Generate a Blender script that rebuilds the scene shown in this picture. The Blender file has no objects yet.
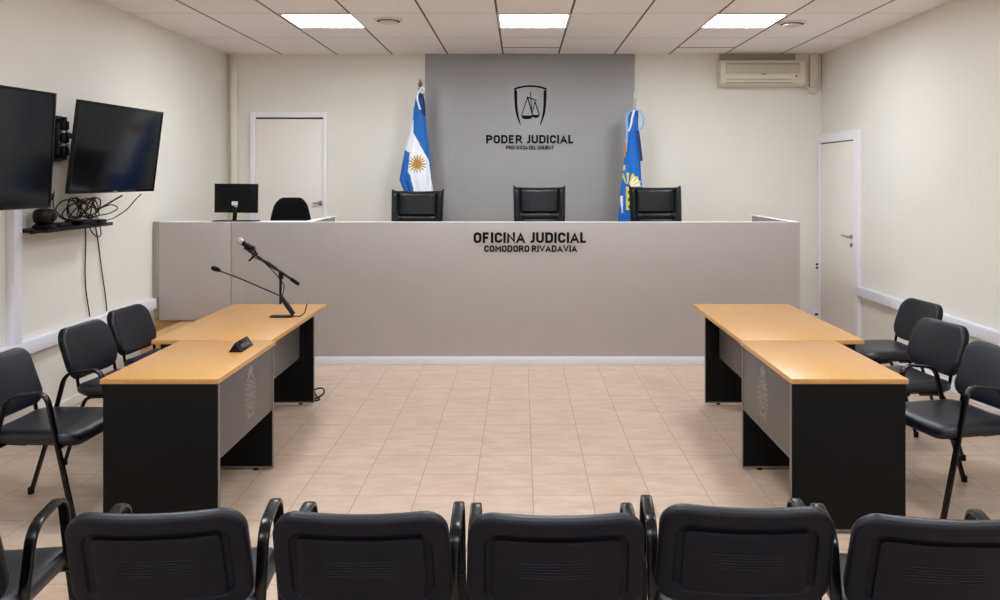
import bpy, bmesh, math, random
from mathutils import Vector, Matrix
random.seed(7)
PI = math.pi
sc = bpy.context.scene
col = sc.collection

# ------------------------------------------------------------------ camera, world, exposure
cam_d = bpy.data.cameras.new('camera')
cam = bpy.data.objects.new('camera', cam_d)
col.objects.link(cam)
cam.location = (0, 0, 1.66)
cam.rotation_euler = (PI/2, 0, 0)
cam_d.sensor_width = 36
cam_d.lens = 36*0.82
cam_d.shift_x = -0.021
cam_d.shift_y = -0.123
cam_d.clip_start = 0.05
sc.camera = cam
w = bpy.data.worlds.new('world')
sc.world = w
w.use_nodes = True
w.node_tree.nodes['Background'].inputs[0].default_value = (1, 0.97, 0.93, 1)
w.node_tree.nodes['Background'].inputs[1].default_value = 0.15
sc.view_settings.view_transform = 'Standard'
sc.view_settings.look = 'None'
sc.view_settings.exposure = 2.05
sc.view_settings.gamma = 1.0
sc.view_settings.use_curve_mapping = False
sc.cycles.use_denoising = True
sc.cycles.max_bounces = 10
sc.cycles.diffuse_bounces = 6
sc.cycles.sample_clamp_indirect = 6
PANEL_STRENGTH = 9.0

# ------------------------------------------------------------------ materials
def srgb(r, g, b):
    def c(v):
        v /= 255
        return v/12.92 if v <= .04045 else ((v+.055)/1.055)**2.4
    return (c(r), c(g), c(b), 1)

def mat(name, rgb, rough=.5, metal=0, var=0, scale=8, bump=0, bscale=60, spec=.5, coat=0, emit=None, stretch=None):
    m = bpy.data.materials.new(name)
    m.use_nodes = True
    nt = m.node_tree
    b = nt.nodes['Principled BSDF']
    b.inputs['Base Color'].default_value = srgb(*rgb)
    b.inputs['Roughness'].default_value = rough
    b.inputs['Metallic'].default_value = metal
    b.inputs['Specular IOR Level'].default_value = spec
    b.inputs['Coat Weight'].default_value = coat
    tc = nt.nodes.new('ShaderNodeTexCoord')
    src = tc.outputs['Object']
    if stretch:
        mp = nt.nodes.new('ShaderNodeMapping')
        mp.inputs['Scale'].default_value = stretch
        nt.links.new(src, mp.inputs['Vector'])
        src = mp.outputs['Vector']
    if var:
        n = nt.nodes.new('ShaderNodeTexNoise')
        n.inputs['Scale'].default_value = scale
        n.inputs['Detail'].default_value = 5
        nt.links.new(src, n.inputs['Vector'])
        r = nt.nodes.new('ShaderNodeValToRGB')
        c = srgb(*rgb)
        r.color_ramp.elements[0].color = (c[0]*(1-var), c[1]*(1-var), c[2]*(1-var), 1)
        r.color_ramp.elements[1].color = (min(1, c[0]*(1+var)), min(1, c[1]*(1+var)), min(1, c[2]*(1+var)), 1)
        r.color_ramp.elements[0].position = .3
        r.color_ramp.elements[1].position = .7
        nt.links.new(n.outputs['Fac'], r.inputs['Fac'])
        nt.links.new(r.outputs['Color'], b.inputs['Base Color'])
    if bump:
        n2 = nt.nodes.new('ShaderNodeTexNoise')
        n2.inputs['Scale'].default_value = bscale
        n2.inputs['Detail'].default_value = 3
        nt.links.new(src, n2.inputs['Vector'])
        bp = nt.nodes.new('ShaderNodeBump')
        bp.inputs['Strength'].default_value = bump
        bp.inputs['Distance'].default_value = .01
        nt.links.new(n2.outputs['Fac'], bp.inputs['Height'])
        nt.links.new(bp.outputs['Normal'], b.inputs['Normal'])
    if emit:
        b.inputs['Emission Color'].default_value = (*emit[:3], 1)
        b.inputs['Emission Strength'].default_value = emit[3]
    return m

M = {}
M['wall'] = mat('cream_wall_paint', (226, 222, 213), .55, var=.012, scale=1.5, bump=.05, bscale=90)
M['grey_panel'] = mat('grey_laminate_panel', (154, 152, 152), .45, var=.02, scale=3)
M['bench'] = mat('taupe_laminate', (178, 172, 168), .42, var=.015, scale=5)
M['bench_dim'] = mat('taupe_laminate_shaded', (166, 160, 155), .5)  # bench laminate darkened: shade of the recessed filler put into the colour
M['white'] = mat('white_plastic', (232, 232, 236), .4)
M['trim'] = mat('white_trunking_plastic', (228, 228, 238), .4)
M['door'] = mat('painted_door_leaf', (236, 230, 223), .4, var=.01, scale=3)
M['frame'] = mat('painted_door_frame', (236, 234, 238), .4)
M['pipe'] = mat('cream_pipe_box', (228, 222, 210), .5)
M['chrome'] = mat('brushed_metal', (170, 168, 165), .3, metal=1)
M['oak'] = mat('light_wood_laminate', (196, 147, 86), .33, var=.05, scale=6, stretch=(14, 1.2, 3))
M['oak_edge'] = mat('wood_edge_banding', (186, 134, 76), .4)
M['step_wood'] = mat('step_wood', (190, 146, 92), .45, var=.12, scale=5, stretch=(1, 9, 9))
M['black_lam'] = mat('black_laminate', (9, 9, 10), .55, spec=.16, var=.06, scale=12, bump=.03, bscale=200)
M['modesty'] = mat('dark_grey_laminate', (84, 79, 76), .42, var=.02, scale=6)
M['edge_light'] = mat('pale_edge_strip', (104, 98, 94), .4)
M['emblem'] = mat('pale_etched_emblem', (138, 133, 128), .5)
M['vinyl'] = mat('black_vinyl', (9, 12, 24), .36, bump=.1, bscale=260, spec=.45)
M['shell'] = mat('black_moulded_plastic', (9, 11, 23), .5, spec=.22, bump=.05, bscale=300)
M['tube'] = mat('black_painted_steel', (4, 4, 6), .25, spec=.32)
M['rubber'] = mat('black_rubber', (8, 8, 9), .8, spec=.2)
M['leather'] = mat('black_leather', (6, 8, 14), .4, spec=.3, bump=.35, bscale=28)
M['fabric'] = mat('black_fabric', (7, 8, 12), .9, spec=.15, bump=.2, bscale=300)
M['plastic'] = mat('black_plastic', (6, 6, 8), .42, spec=.22)
M['gloss'] = mat('black_gloss', (5, 5, 7), .15, spec=.3)
M['screen'] = mat('dark_screen_glass', (10, 11, 14), .1, spec=.4)
M['cable'] = mat('black_cable', (8, 8, 9), .5, spec=.25)
M['letter'] = mat('dark_lettering', (10, 9, 12), .6, spec=.15)
M['grille'] = mat('silver_mesh_grille', (190, 190, 184), .4, metal=.3, bump=.6, bscale=400)
M['ac'] = mat('aged_cream_plastic', (218, 210, 192), .45)
M['ac_grey'] = mat('grille_grey_plastic', (168, 160, 146), .5)
M['ac_dark'] = mat('dark_slot', (60, 58, 52), .6)
M['blue'] = mat('flag_blue_cloth', (22, 102, 184), .8, bump=.1, bscale=200)
M['flag_white'] = mat('flag_white_cloth', (232, 234, 240), .8, bump=.1, bscale=200)
M['gold'] = mat('flag_gold_cloth', (176, 130, 40), .8)
M['sky'] = mat('flag_sky_blue_cloth', (10, 104, 196), .75, bump=.1, bscale=200)
M['yellow'] = mat('flag_yellow_cloth', (232, 214, 62), .75)
M['pale_blue'] = mat('pale_blue_ribbon', (130, 186, 226), .6)
M['navy'] = mat('navy_cloth', (22, 34, 90), .7)
M['wood_pole'] = mat('varnished_wood', (120, 84, 52), .4, var=.1, scale=10)
M['paper'] = mat('white_label_paper', (225, 225, 225), .6)
M['text_white'] = mat('white_lettering', (120, 120, 122), .6)
M['ceil_white'] = mat('ceiling_fixture_white', (214, 204, 196), .6)
M['frame_metal'] = mat('light_frame_metal', (225, 222, 218), .4)
M['slot'] = mat('shadow_gap', (70, 66, 60), .8)
M['diffuser'] = mat('lit_diffuser', (255, 255, 255), .5, emit=(.87, .935, 1.0, PANEL_STRENGTH))

def node_mat(name):
    m = bpy.data.materials.new(name)
    m.use_nodes = True
    return m, m.node_tree, m.node_tree.nodes['Principled BSDF']

def mth(nt, op, a, b=None, clamp=False):
    n = nt.nodes.new('ShaderNodeMath')
    n.operation = op
    n.use_clamp = clamp
    for i, v in enumerate((a, b)):
        if v is None:
            continue
        if isinstance(v, (int, float)):
            n.inputs[i].default_value = v
        else:
            nt.links.new(v, n.inputs[i])
    return n.outputs[0]

def mixc(nt, fac, a, b, mode='MIX'):
    n = nt.nodes.new('ShaderNodeMix')
    n.data_type = 'RGBA'
    n.blend_type = mode
    for sock, v in ((n.inputs[0], fac), (n.inputs[6], a), (n.inputs[7], b)):
        if isinstance(v, (int, float)):
            sock.default_value = v
        elif isinstance(v, tuple):
            sock.default_value = v
        else:
            nt.links.new(v, sock)
    return n.outputs[2]

def line_mask(nt, coord, off, pitch, half):
    """1 on grid lines at off + k*pitch, also the cell index"""
    t = mth(nt, 'DIVIDE', mth(nt, 'SUBTRACT', coord, off), pitch)
    cell = mth(nt, 'FLOOR', t)
    fr = mth(nt, 'SUBTRACT', t, cell)
    d = mth(nt, 'MINIMUM', fr, mth(nt, 'SUBTRACT', 1.0, fr))
    return mth(nt, 'LESS_THAN', d, half/pitch), cell

def tile_material():
    m, nt, b = node_mat('beige_ceramic_floor_tile')
    tc = nt.nodes.new('ShaderNodeTexCoord')
    sp = nt.nodes.new('ShaderNodeSeparateXYZ')
    nt.links.new(tc.outputs['Object'], sp.inputs[0])
    lx, cx = line_mask(nt, sp.outputs[0], .062, .3045, .0022)
    ly, cy = line_mask(nt, sp.outputs[1], 7.05, .309, .0022)
    cv = nt.nodes.new('ShaderNodeCombineXYZ')
    nt.links.new(cx, cv.inputs[0]); nt.links.new(cy, cv.inputs[1])
    wn = nt.nodes.new('ShaderNodeTexWhiteNoise'); wn.noise_dimensions = '2D'
    nt.links.new(cv.outputs[0], wn.inputs['Vector'])
    # streaky travertine figure, shifted per tile
    mp = nt.nodes.new('ShaderNodeMapping')
    mp.inputs['Scale'].default_value = (3.2, 7.5, 1)
    va = nt.nodes.new('ShaderNodeVectorMath'); va.operation = 'ADD'
    sc_ = nt.nodes.new('ShaderNodeVectorMath'); sc_.operation = 'SCALE'; sc_.inputs['Scale'].default_value = 6
    nt.links.new(wn.outputs['Color'], sc_.inputs[0])
    nt.links.new(tc.outputs['Object'], va.inputs[0]); nt.links.new(sc_.outputs[0], va.inputs[1])
    nt.links.new(va.outputs[0], mp.inputs['Vector'])
    n1 = nt.nodes.new('ShaderNodeTexNoise'); n1.inputs['Scale'].default_value = 1.6; n1.inputs['Detail'].default_value = 6; n1.inputs['Roughness'].default_value = .62
    nt.links.new(mp.outputs[0], n1.inputs['Vector'])
    rp = nt.nodes.new('ShaderNodeValToRGB')
    rp.color_ramp.elements[0].position = .32; rp.color_ramp.elements[0].color = srgb(173, 150, 132)
    rp.color_ramp.elements[1].position = .68; rp.color_ramp.elements[1].color = srgb(197, 176, 159)
    nt.links.new(n1.outputs['Fac'], rp.inputs['Fac'])
    hue = mixc(nt, mth(nt, 'MULTIPLY', wn.outputs['Value'], .22), rp.outputs['Color'], srgb(184, 157, 130))
    # the cross joints are flush and show more or less from tile to tile
    joint = mth(nt, 'MAXIMUM', mth(nt, 'MULTIPLY', lx, .68), mth(nt, 'MULTIPLY', ly, mth(nt, 'ADD', .25, mth(nt, 'MULTIPLY', mth(nt, 'POWER', wn.outputs['Value'], 1.5), .65))))
    colr = mixc(nt, joint, hue, srgb(104, 88, 78))
    nt.links.new(colr, b.inputs['Base Color'])
    b.inputs['Roughness'].default_value = .36
    rr = mth(nt, 'ADD', .3, mth(nt, 'MULTIPLY', n1.outputs['Fac'], .16))
    nt.links.new(rr, b.inputs['Roughness'])
    bp = nt.nodes.new('ShaderNodeBump'); bp.inputs['Strength'].default_value = .12; bp.inputs['Distance'].default_value = .004
    nt.links.new(n1.outputs['Fac'], bp.inputs['Height'])
    nt.links.new(bp.outputs[0], b.inputs['Normal'])
    return m
M['tile'] = tile_material()

CEIL_Z = 3.028
def ceiling_material():
    m, nt, b = node_mat('mineral_ceiling_tile')
    tc = nt.nodes.new('ShaderNodeTexCoord')
    sp = nt.nodes.new('ShaderNodeSeparateXYZ')
    nt.links.new(tc.outputs['Object'], sp.inputs[0])
    lx, cx = line_mask(nt, sp.outputs[0], -.2, .617, .009)
    ly, cy = line_mask(nt, sp.outputs[1], 6.85, 1.211, .008)
    cv = nt.nodes.new('ShaderNodeCombineXYZ')
    nt.links.new(cx, cv.inputs[0]); nt.links.new(cy, cv.inputs[1])
    wn = nt.nodes.new('ShaderNodeTexWhiteNoise'); wn.noise_dimensions = '2D'
    nt.links.new(cv.outputs[0], wn.inputs['Vector'])
    n1 = nt.nodes.new('ShaderNodeTexNoise'); n1.inputs['Scale'].default_value = 120; n1.inputs['Detail'].default_value = 2
    nt.links.new(tc.outputs['Object'], n1.inputs['Vector'])
    base = mixc(nt, mth(nt, 'MULTIPLY', wn.outputs['Value'], .6), srgb(246, 241, 240), srgb(240, 235, 234))
    spk = mixc(nt, mth(nt, 'MULTIPLY', n1.outputs['Fac'], .12), base, srgb(170, 160, 150))
    c = mixc(nt, mth(nt, 'MULTIPLY', ly, .45), spk, srgb(120, 108, 100))
    c = mixc(nt, mth(nt, 'MULTIPLY', lx, .95), c, srgb(96, 84, 78))
    nt.links.new(c, b.inputs['Base Color'])
    b.inputs['Roughness'].default_value = .9
    b.inputs['Specular IOR Level'].default_value = .1
    return m
M['ceiling'] = ceiling_material()

# ------------------------------------------------------------------ mesh helpers
class MB:
    def __init__(s):
        s.v = []; s.f = []; s.mi = []
    def add(s, vs, fs, mi=0):
        o = len(s.v)
        s.v += [tuple(p) for p in vs]
        s.f += [tuple(o+i for i in f) for f in fs]
        s.mi += [mi]*len(fs)
        return s
    def box(s, x0, x1, y0, y1, z0, z1, mi=0):
        vs = [(x, y, z) for z in (z0, z1) for y in (y0, y1) for x in (x0, x1)]
        return s.add(vs, [(0, 2, 3, 1), (4, 5, 7, 6), (0, 1, 5, 4), (2, 6, 7, 3), (0, 4, 6, 2), (1, 3, 7, 5)], mi)
    def prism(s, poly, d0, d1, put, mi=0):
        """extrude a 2D polygon; put(u, v, d) -> point"""
        n = len(poly)
        vs = [put(u, v, d0) for u, v in poly] + [put(u, v, d1) for u, v in poly]
        fs = [tuple(range(n-1, -1, -1)), tuple(range(n, 2*n))] + [(i, (i+1) % n, n+(i+1) % n, n+i) for i in range(n)]
        return s.add(vs, fs, mi)
    def sweep(s, pts, ra, rb=None, lat=None, n=12, mi=0, closed=False, ends=True, sq=1):
        """tube along pts; radius ra along lat, rb across"""
        rb = rb or ra
        pts = [Vector(p) for p in pts]
        m = len(pts)
        rings = []
        prev = None
        for i, p in enumerate(pts):
            if closed:
                t = pts[(i+1) % m]-pts[i-1]
            else:
                t = pts[min(i+1, m-1)]-pts[max(i-1, 0)]
            t.normalize()
            if lat is not None:
                a = Vector(lat); a = a-t*a.dot(t)
                if a.length < 1e-4:
                    a = t.orthogonal()
            elif prev is None:
                a = t.orthogonal()
            else:
                a = prev-t*prev.dot(t)
            a.normalize(); prev = a
            b = t.cross(a)
            k = ra[i] if isinstance(ra, list) else ra
            kb = rb[i] if isinstance(rb, list) else rb
            pw = lambda t_: math.copysign(abs(t_)**sq, t_)
            rings.append([p+a*(k*pw(math.cos(2*PI*j/n)))+b*(kb*pw(math.sin(2*PI*j/n))) for j in range(n)])
        vs = [q for r in rings for q in r]
        fs = []
        for i in range(m if closed else m-1):
            i2 = (i+1) % m
            for j in range(n):
                j2 = (j+1) % n
                fs.append((i*n+j, i*n+j2, i2*n+j2, i2*n+j))
        if not closed and ends:
            fs.append(tuple(range(n-1, -1, -1)))
            fs.append(tuple((m-1)*n+j for j in range(n)))
        return s.add(vs, fs, mi)
    def lathe(s, prof, c=(0, 0, 0), n=24, mi=0, axis='z'):
        """prof: list of (r, h)"""
        vs = []
        for r, h in prof:
            for j in range(n):
                a = 2*PI*j/n
                x, y = r*math.cos(a), r*math.sin(a)
                p = {'z': (x, y, h), 'y': (x, h, y), 'x': (h, x, y)}[axis]
                vs.append((c[0]+p[0], c[1]+p[1], c[2]+p[2]))
        fs = []
        for i in range(len(prof)-1):
            for j in range(n):
                j2 = (j+1) % n
                fs.append((i*n+j, i*n+j2, (i+1)*n+j2, (i+1)*n+j))
        fs.append(tuple(range(n-1, -1, -1)))
        fs.append(tuple((len(prof)-1)*n+j for j in range(n)))
        return s.add(vs, fs, mi)
    def pad(s, w, h, r, rings, put, nc=8, mi=0):
        """rounded-rectangle pillow from rings of (inset, depth); put(u, v, d) -> point; both ends filled inwards"""
        def outline(i):
            ww, hh = w/2-i, h/2-i
            rr = max(min(r-i*.6, ww, hh), min(ww, hh)*.15)
            out = []
            for cx, cy, a0 in ((ww-rr, hh-rr, 0), (-ww+rr, hh-rr, PI/2), (-ww+rr, -hh+rr, PI), (ww-rr, -hh+rr, 1.5*PI)):
                for k in range(nc+1):
                    a = a0+PI/2*k/nc
                    out.append((cx+rr*math.cos(a), cy+rr*math.sin(a)))
            # extra points along the straight sides
            res = []
            for k in range(len(out)):
                p, q = out[k], out[(k+1) % len(out)]
                res.append(p)
                if (k+1) % (nc+1) == 0:
                    for e in range(1, 6):
                        res.append((p[0]+(q[0]-p[0])*e/6, p[1]+(q[1]-p[1])*e/6))
            return res
        allr = []
        i0, d0 = rings[0]
        i1, d1 = rings[-1]
        base0, base1 = outline(i0), outline(i1)
        for k in (.12, .45, .75):
            allr.append([put(u*k, v*k, d0) for u, v in base0])
        for i, d in rings:
            allr.append([put(u, v, d) for u, v in outline(i)])
        for k in (.75, .45, .12):
            allr.append([put(u*k, v*k, d1) for u, v in base1])
        n = len(base0)
        vs = [p for ring in allr for p in ring]
        fs = []
        for i in range(len(allr)-1):
            for j in range(n):
                j2 = (j+1) % n
                fs.append((i*n+j, i*n+j2, (i+1)*n+j2, (i+1)*n+j))
        fs.append(tuple(range(n-1, -1, -1)))
        fs.append(tuple((len(allr)-1)*n+j for j in range(n)))
        return s.add(vs, fs, mi)
    def build(s, name, mats, parent=None, bevel=0, sharp=35, loc=None):
        me = bpy.data.meshes.new(name)
        me.from_pydata(s.v, [], s.f)
        if not isinstance(mats, (list, tuple)):
            mats = [mats]
        for m in mats:
            me.materials.append(m)
        me.polygons.foreach_set('material_index', s.mi)
        bm = bmesh.new(); bm.from_mesh(me)
        bmesh.ops.recalc_face_normals(bm, faces=bm.faces)
        if bevel:
            ed = [e for e in bm.edges if len(e.link_faces) == 2 and e.calc_face_angle(0) > math.radians(50)]
            bmesh.ops.bevel(bm, geom=ed, offset=bevel, segments=2, affect='EDGES', profile=.6, clamp_overlap=True)
        bm.to_mesh(me); bm.free()
        me.polygons.foreach_set('use_smooth', [True]*len(me.polygons))
        me.set_sharp_from_angle(angle=math.radians(sharp))
        o = bpy.data.objects.new(name, me)
        col.objects.link(o)
        if parent:
            o.parent = parent
        if loc:
            o.location = loc
        return o

def box(name, m, x0, x1, y0, y1, z0, z1, parent=None, bevel=.003):
    return MB().box(x0, x1, y0, y1, z0, z1).build(name, m, parent, bevel)

def fillet(pts, r, n=6):
    """round the corners of a polyline"""
    pts = [Vector(p) for p in pts]
    out = [pts[0]]
    for i in range(1, len(pts)-1):
        a, b, c = pts[i-1], pts[i], pts[i+1]
        rr = r[i-1] if isinstance(r, (list, tuple)) else r
        u, v = (a-b), (c-b)
        k = min(rr, u.length*.49, v.length*.49)
        p, q = b+u.normalized()*k, b+v.normalized()*k
        for j in range(n+1):
            t = j/n
            out.append(p*(1-t)**2+b*2*t*(1-t)+q*t*t)
    out.append(pts[-1])
    return out

def spline(pts, n=8):
    """Catmull-Rom through pts"""
    P = [Vector(p) for p in pts]
    P = [P[0]*2-P[1]]+P+[P[-1]*2-P[-2]]
    out = []
    for i in range(1, len(P)-2):
        a, b, c, d = P[i-1:i+3]
        for j in range(n):
            t = j/n
            out.append(.5*((2*b)+(c-a)*t+(2*a-5*b+4*c-d)*t*t+(3*b-a-3*c+d)*t**3))
    out.append(P[-2])
    return out

def empty(name, loc=(0, 0, 0), rz=0):
    o = bpy.data.objects.new(name, None)
    o.empty_display_size = .1
    col.objects.link(o)
    o.location = loc
    o.rotation_euler = (0, 0, rz)
    return o

def tag(o, label, cat, group=None):
    o['label'] = label; o['category'] = cat
    if group:
        o['group'] = group
    return o

def struct(o):
    o['kind'] = 'structure'
    return o

def copy_tree(o, parent=None):
    c = o.copy()
    col.objects.link(c)
    c.parent = parent
    for ch in list(o.children):
        copy_tree(ch, c)
    return c

# pixel of the photograph -> point at depth Y
def at(px, py, Y):
    return Vector(((px-521)/820*Y, Y, 1.66-(py-177)/820*Y))

# ------------------------------------------------------------------ stroke lettering
def arc(cx, cy, r, a0, a1, n=7):
    return [(cx+r*math.cos(math.radians(a0+(a1-a0)*k/n)), cy+r*math.sin(math.radians(a0+(a1-a0)*k/n))) for k in range(n+1)]
q = .25
GL = {
 'O': (.5, [(arc(.25, .75, q, 180, 0)+arc(.25, .25, q, 0, -180), 1)]),
 'C': (.48, [([(.49, .68)]+arc(.25, .75, .24, 0, 180)+arc(.25, .25, .24, 180, 360)+[(.49, .32)], 0)]),
 'D': (.5, [([(0, 0), (0, 1)]+arc(.24, .74, .26, 90, 0)+arc(.24, .26, .26, 0, -90), 1)]),
 'U': (.5, [([(0, 1)]+arc(.25, .25, q, 180, 360)+[(.5, 1)], 0)]),
 'J': (.36, [([(.36, 1)]+arc(.14, .22, .22, 0, -110), 0)]),
 'P': (.48, [([(0, 0), (0, 1)]+arc(.22, .73, .27, 90, -90)+[(0, .46)], 0)]),
 'R': (.5, [([(0, 0), (0, 1)]+arc(.22, .735, .265, 90, -90)+[(0, .47)], 0), ([(.25, .45), (.5, 0)], 0)]),
 'B': (.5, [([(0, 0), (0, 1)]+arc(.22, .765, .235, 90, -90)+[(.02, .53)], 0), ([(.02, .53)]+arc(.235, .265, .265, 90, -90)+[(0, 0)], 0)]),
 'A': (.56, [([(0, 0), (.28, 1), (.56, 0)], 0), ([(.09, .26), (.47, .26)], 0)]),
 'V': (.56, [([(0, 1), (.28, 0), (.56, 1)], 0)]),
 'N': (.52, [([(0, 0), (0, 1), (.52, 0), (.52, 1)], 0)]),
 'M': (.64, [([(0, 0), (0, 1), (.32, .38), (.64, 1), (.64, 0)], 0)]),
 'I': (0, [([(0, 0), (0, 1)], 0)]),
 'L': (.4, [([(0, 1), (0, 0), (.42, 0)], 0)]),
 'E': (.42, [([(.44, 1), (0, 1), (0, 0), (.44, 0)], 0), ([(0, .5), (.38, .5)], 0)]),
 'F': (.42, [([(.44, 1), (0, 1), (0, 0)], 0), ([(0, .5), (.38, .5)], 0)]),
 'H': (.5, [([(0, 0), (0, 1)], 0), ([(.5, 0), (.5, 1)], 0), ([(0, .5), (.5, .5)], 0)]),
 'T': (.5, [([(0, 1), (.5, 1)], 0), ([(.25, 1), (.25, 0)], 0)]),
 'S': (.46, [([(.46, .74)]+arc(.23, .75, .23, 20, 180)+[(.02, .68), (.23, .5)]+arc(.23, .25, .23, 60, -160), 0)]),
}
def stroke(mb, pts, closed, wd, put, t, mi=0):
    """a flat ribbon of width wd and thickness t along a 2D polyline, mitred"""
    P = [Vector((a, b)) for a, b in pts]
    n = len(P)
    L, R = [], []
    for i in range(n):
        d1 = (P[i]-P[i-1]) if (i > 0 or closed) else None
        d2 = (P[(i+1) % n]-P[i]) if (i < n-1 or closed) else None
        if d1 is not None and d1.length < 1e-6: d1 = d2
        if d2 is not None and d2.length < 1e-6: d2 = d1
        d1 = d1 if d1 is not None else d2
        d2 = d2 if d2 is not None else d1
        d1 = d1.normalized(); d2 = d2.normalized()
        n1, n2 = Vector((-d1.y, d1.x)), Vector((-d2.y, d2.x))
        mm = n1+n2
        if mm.length < 1e-4: mm = n1
        mm.normalize()
        k = min(1/max(mm.dot(n1), .35), 2.2)
        L.append(P[i]+mm*(wd/2*k)); R.append(P[i]-mm*(wd/2*k))
    vs = [put(p.x, p.y, 0) for p in L]+[put(p.x, p.y, 0) for p in R]+[put(p.x, p.y, t) for p in L]+[put(p.x, p.y, t) for p in R]
    fs = []
    for i in range(n if closed else n-1):
        j = (i+1) % n
        fs += [(i, j, n+j, n+i), (2*n+i, 3*n+i, 3*n+j, 2*n+j), (i, 2*n+i, 2*n+j, j), (n+i, n+j, 3*n+j, 3*n+i)]
    if not closed:
        fs += [(0, n, 3*n, 2*n), (n-1, 3*n-1, 4*n-1, 2*n-1)]
    mb.add(vs, fs, mi)

def text_width(txt, sw, gap):
    x = 0
    for ch in txt:
        x += .22 if ch == ' ' else GL[ch][0]*(1-0)+sw+gap
    return x-gap

def lettering(txt, width, height, put, parent, m, sw=.245, gap=.09, t=.006, name='letter'):
    """each letter one mesh; put(u, v, d); text centred on u, v from 0"""
    tw = text_width(txt, sw, gap)
    sx = width/tw
    sy = height
    x = -tw/2
    for ch in txt:
        if ch == ' ':
            x += .22
            continue
        gw, strokes = GL[ch]
        mb = MB()
        k_ = 0
        for pts, cl in strokes:
            # stroke in letter space so that both directions keep one weight
            pp = [((x+sw/2+px)*sx/sy, sw/2+py*(1-sw)) for px, py in pts]
            if not cl:      # carry stroke ends on to the base and cap lines
                for e, nx in ((0, 1), (-1, -2)):
                    if pts[e][1] in (0, 1):
                        a, b = Vector(pp[e]), Vector(pp[nx])
                        dd = (a-b).normalized()
                        if abs(dd.y) > .3:
                            pp[e] = tuple(a+dd*(sw*(.5 if abs(dd.y) > .99 else .85)))
            k_ += 1
            stroke(mb, pp, cl, sw*.96, lambda u, v, d: put(u*sy, min(max(v, 0), 1)*sy, d), t*(1+.12*k_))
        mb.build(name, m, parent, sharp=30)
        x += gw+sw+gap

# ================================================================== THE ROOM
LX, RX, BY, FY = -3.27, 3.35, 9.15, -1.6
struct(box('floor', M['tile'], LX-.1, RX+.1, FY-.1, BY+.1, -.1, 0, bevel=0))
struct(box('ceiling', M['ceiling'], LX-.1, RX+.1, FY-.1, BY+.1, CEIL_Z, CEIL_Z+.1, bevel=0))
struct(box('wall_left', M['wall'], LX-.1, LX, FY-.1, BY+.1, 0, CEIL_Z, bevel=0))
struct(box('wall_right', M['wall'], RX, RX+.1, FY-.1, BY+.1, 0, CEIL_Z, bevel=0))
struct(box('wall_back', M['wall'], LX, RX, BY, BY+.1, 0, CEIL_Z, bevel=0))
struct(box('wall_front', M['wall'], LX, RX, FY-.1, FY, 0, CEIL_Z, bevel=0))
struct(box('wall_back_panel', M['grey_panel'], -1.068, 1.265, BY-.035, BY, 0, CEIL_Z, bevel=.002))

# raised dais behind the bench
struct(box('floor_dais', M['step_wood'], LX, 2.40, 7.32, BY-.036, 0, .385, bevel=0))

# left corner pipe box, ceiling cut tiles
struct(box('trim_1', M['pipe'], -3.215, -3.148, BY-.07, BY, 0, CEIL_Z, bevel=.008))
def strip(n, x0, x1, y):
    struct(box('trim_%d' % n, M['slot'], x0, x1, y-.006, y+.006, CEIL_Z-.003, CEIL_Z, bevel=0))
strip(2, -.2, .417, 8.66); strip(3, 1.651, 2.268, 8.66)
# cable trunking along the side walls
def trunking(n, x0, x1, y0, y1, z0, z1):
    t = struct(box('trim_%d' % n, M['trim'], x0, x1, y0, y1, z0, z1, bevel=.006))
    return t
trunking(4, LX, LX+.055, FY, 7.24, .50, .59)
trunking(5, RX-.055, RX, FY, 8.068, .495, .585)
trunking(6, LX, LX+.055, 5.205, 5.29, .59, 1.9)
struct(box('baseboard_right', M['trim'], RX-.012, RX, FY, 8.068, 0, .06, bevel=.003))
struct(box('baseboard_left', M['wall'], LX, LX+.012, FY, 7.2, 0, .06, bevel=.003))

# door in the back wall, behind the bench
def door_back():
    x0, x1, z0, z1 = -3.015, -2.16, .385, 2.385
    r = struct(empty('door_1', (x0, BY, z0)))
    f = MB()
    a = .062
    x1 += .022
    f.box(0, a, -.04, 0, 0, z1-z0); f.box(x1-x0-a, x1-x0-.022, -.04, 0, 0, z1-z0); f.box(a, x1-x0-a, -.04, 0, z1-z0-a, z1-z0)
    f.build('door_frame', M['frame'], r, .005)
    l = box('door_leaf', M['door'], a+.002, x1-x0-a-.005, -.016, -.001, .005, z1-z0-a-.018, r, .002)
    g = MB(); g.box(a, x1-x0-a, -.008, 0, z1-z0-a-.018, z1-z0-a)
    g.box(x1-x0-a-.005, x1-x0-a, -.008, 0, 0, z1-z0-a)
    g.build('door_gap', M['slot'], r)
    h = MB()
    hx, hz = x1-x0-a-.035, .985
    h.box(hx-.018, hx+.018, -.022, -.016, hz-.025, hz+.025)
    h.sweep(fillet([(hx, -.02, hz), (hx, -.06, hz), (hx-.075, -.06, hz)], .015), .009)
    h.build('door_handle', M['chrome'], l, .002)
door_back()

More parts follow.
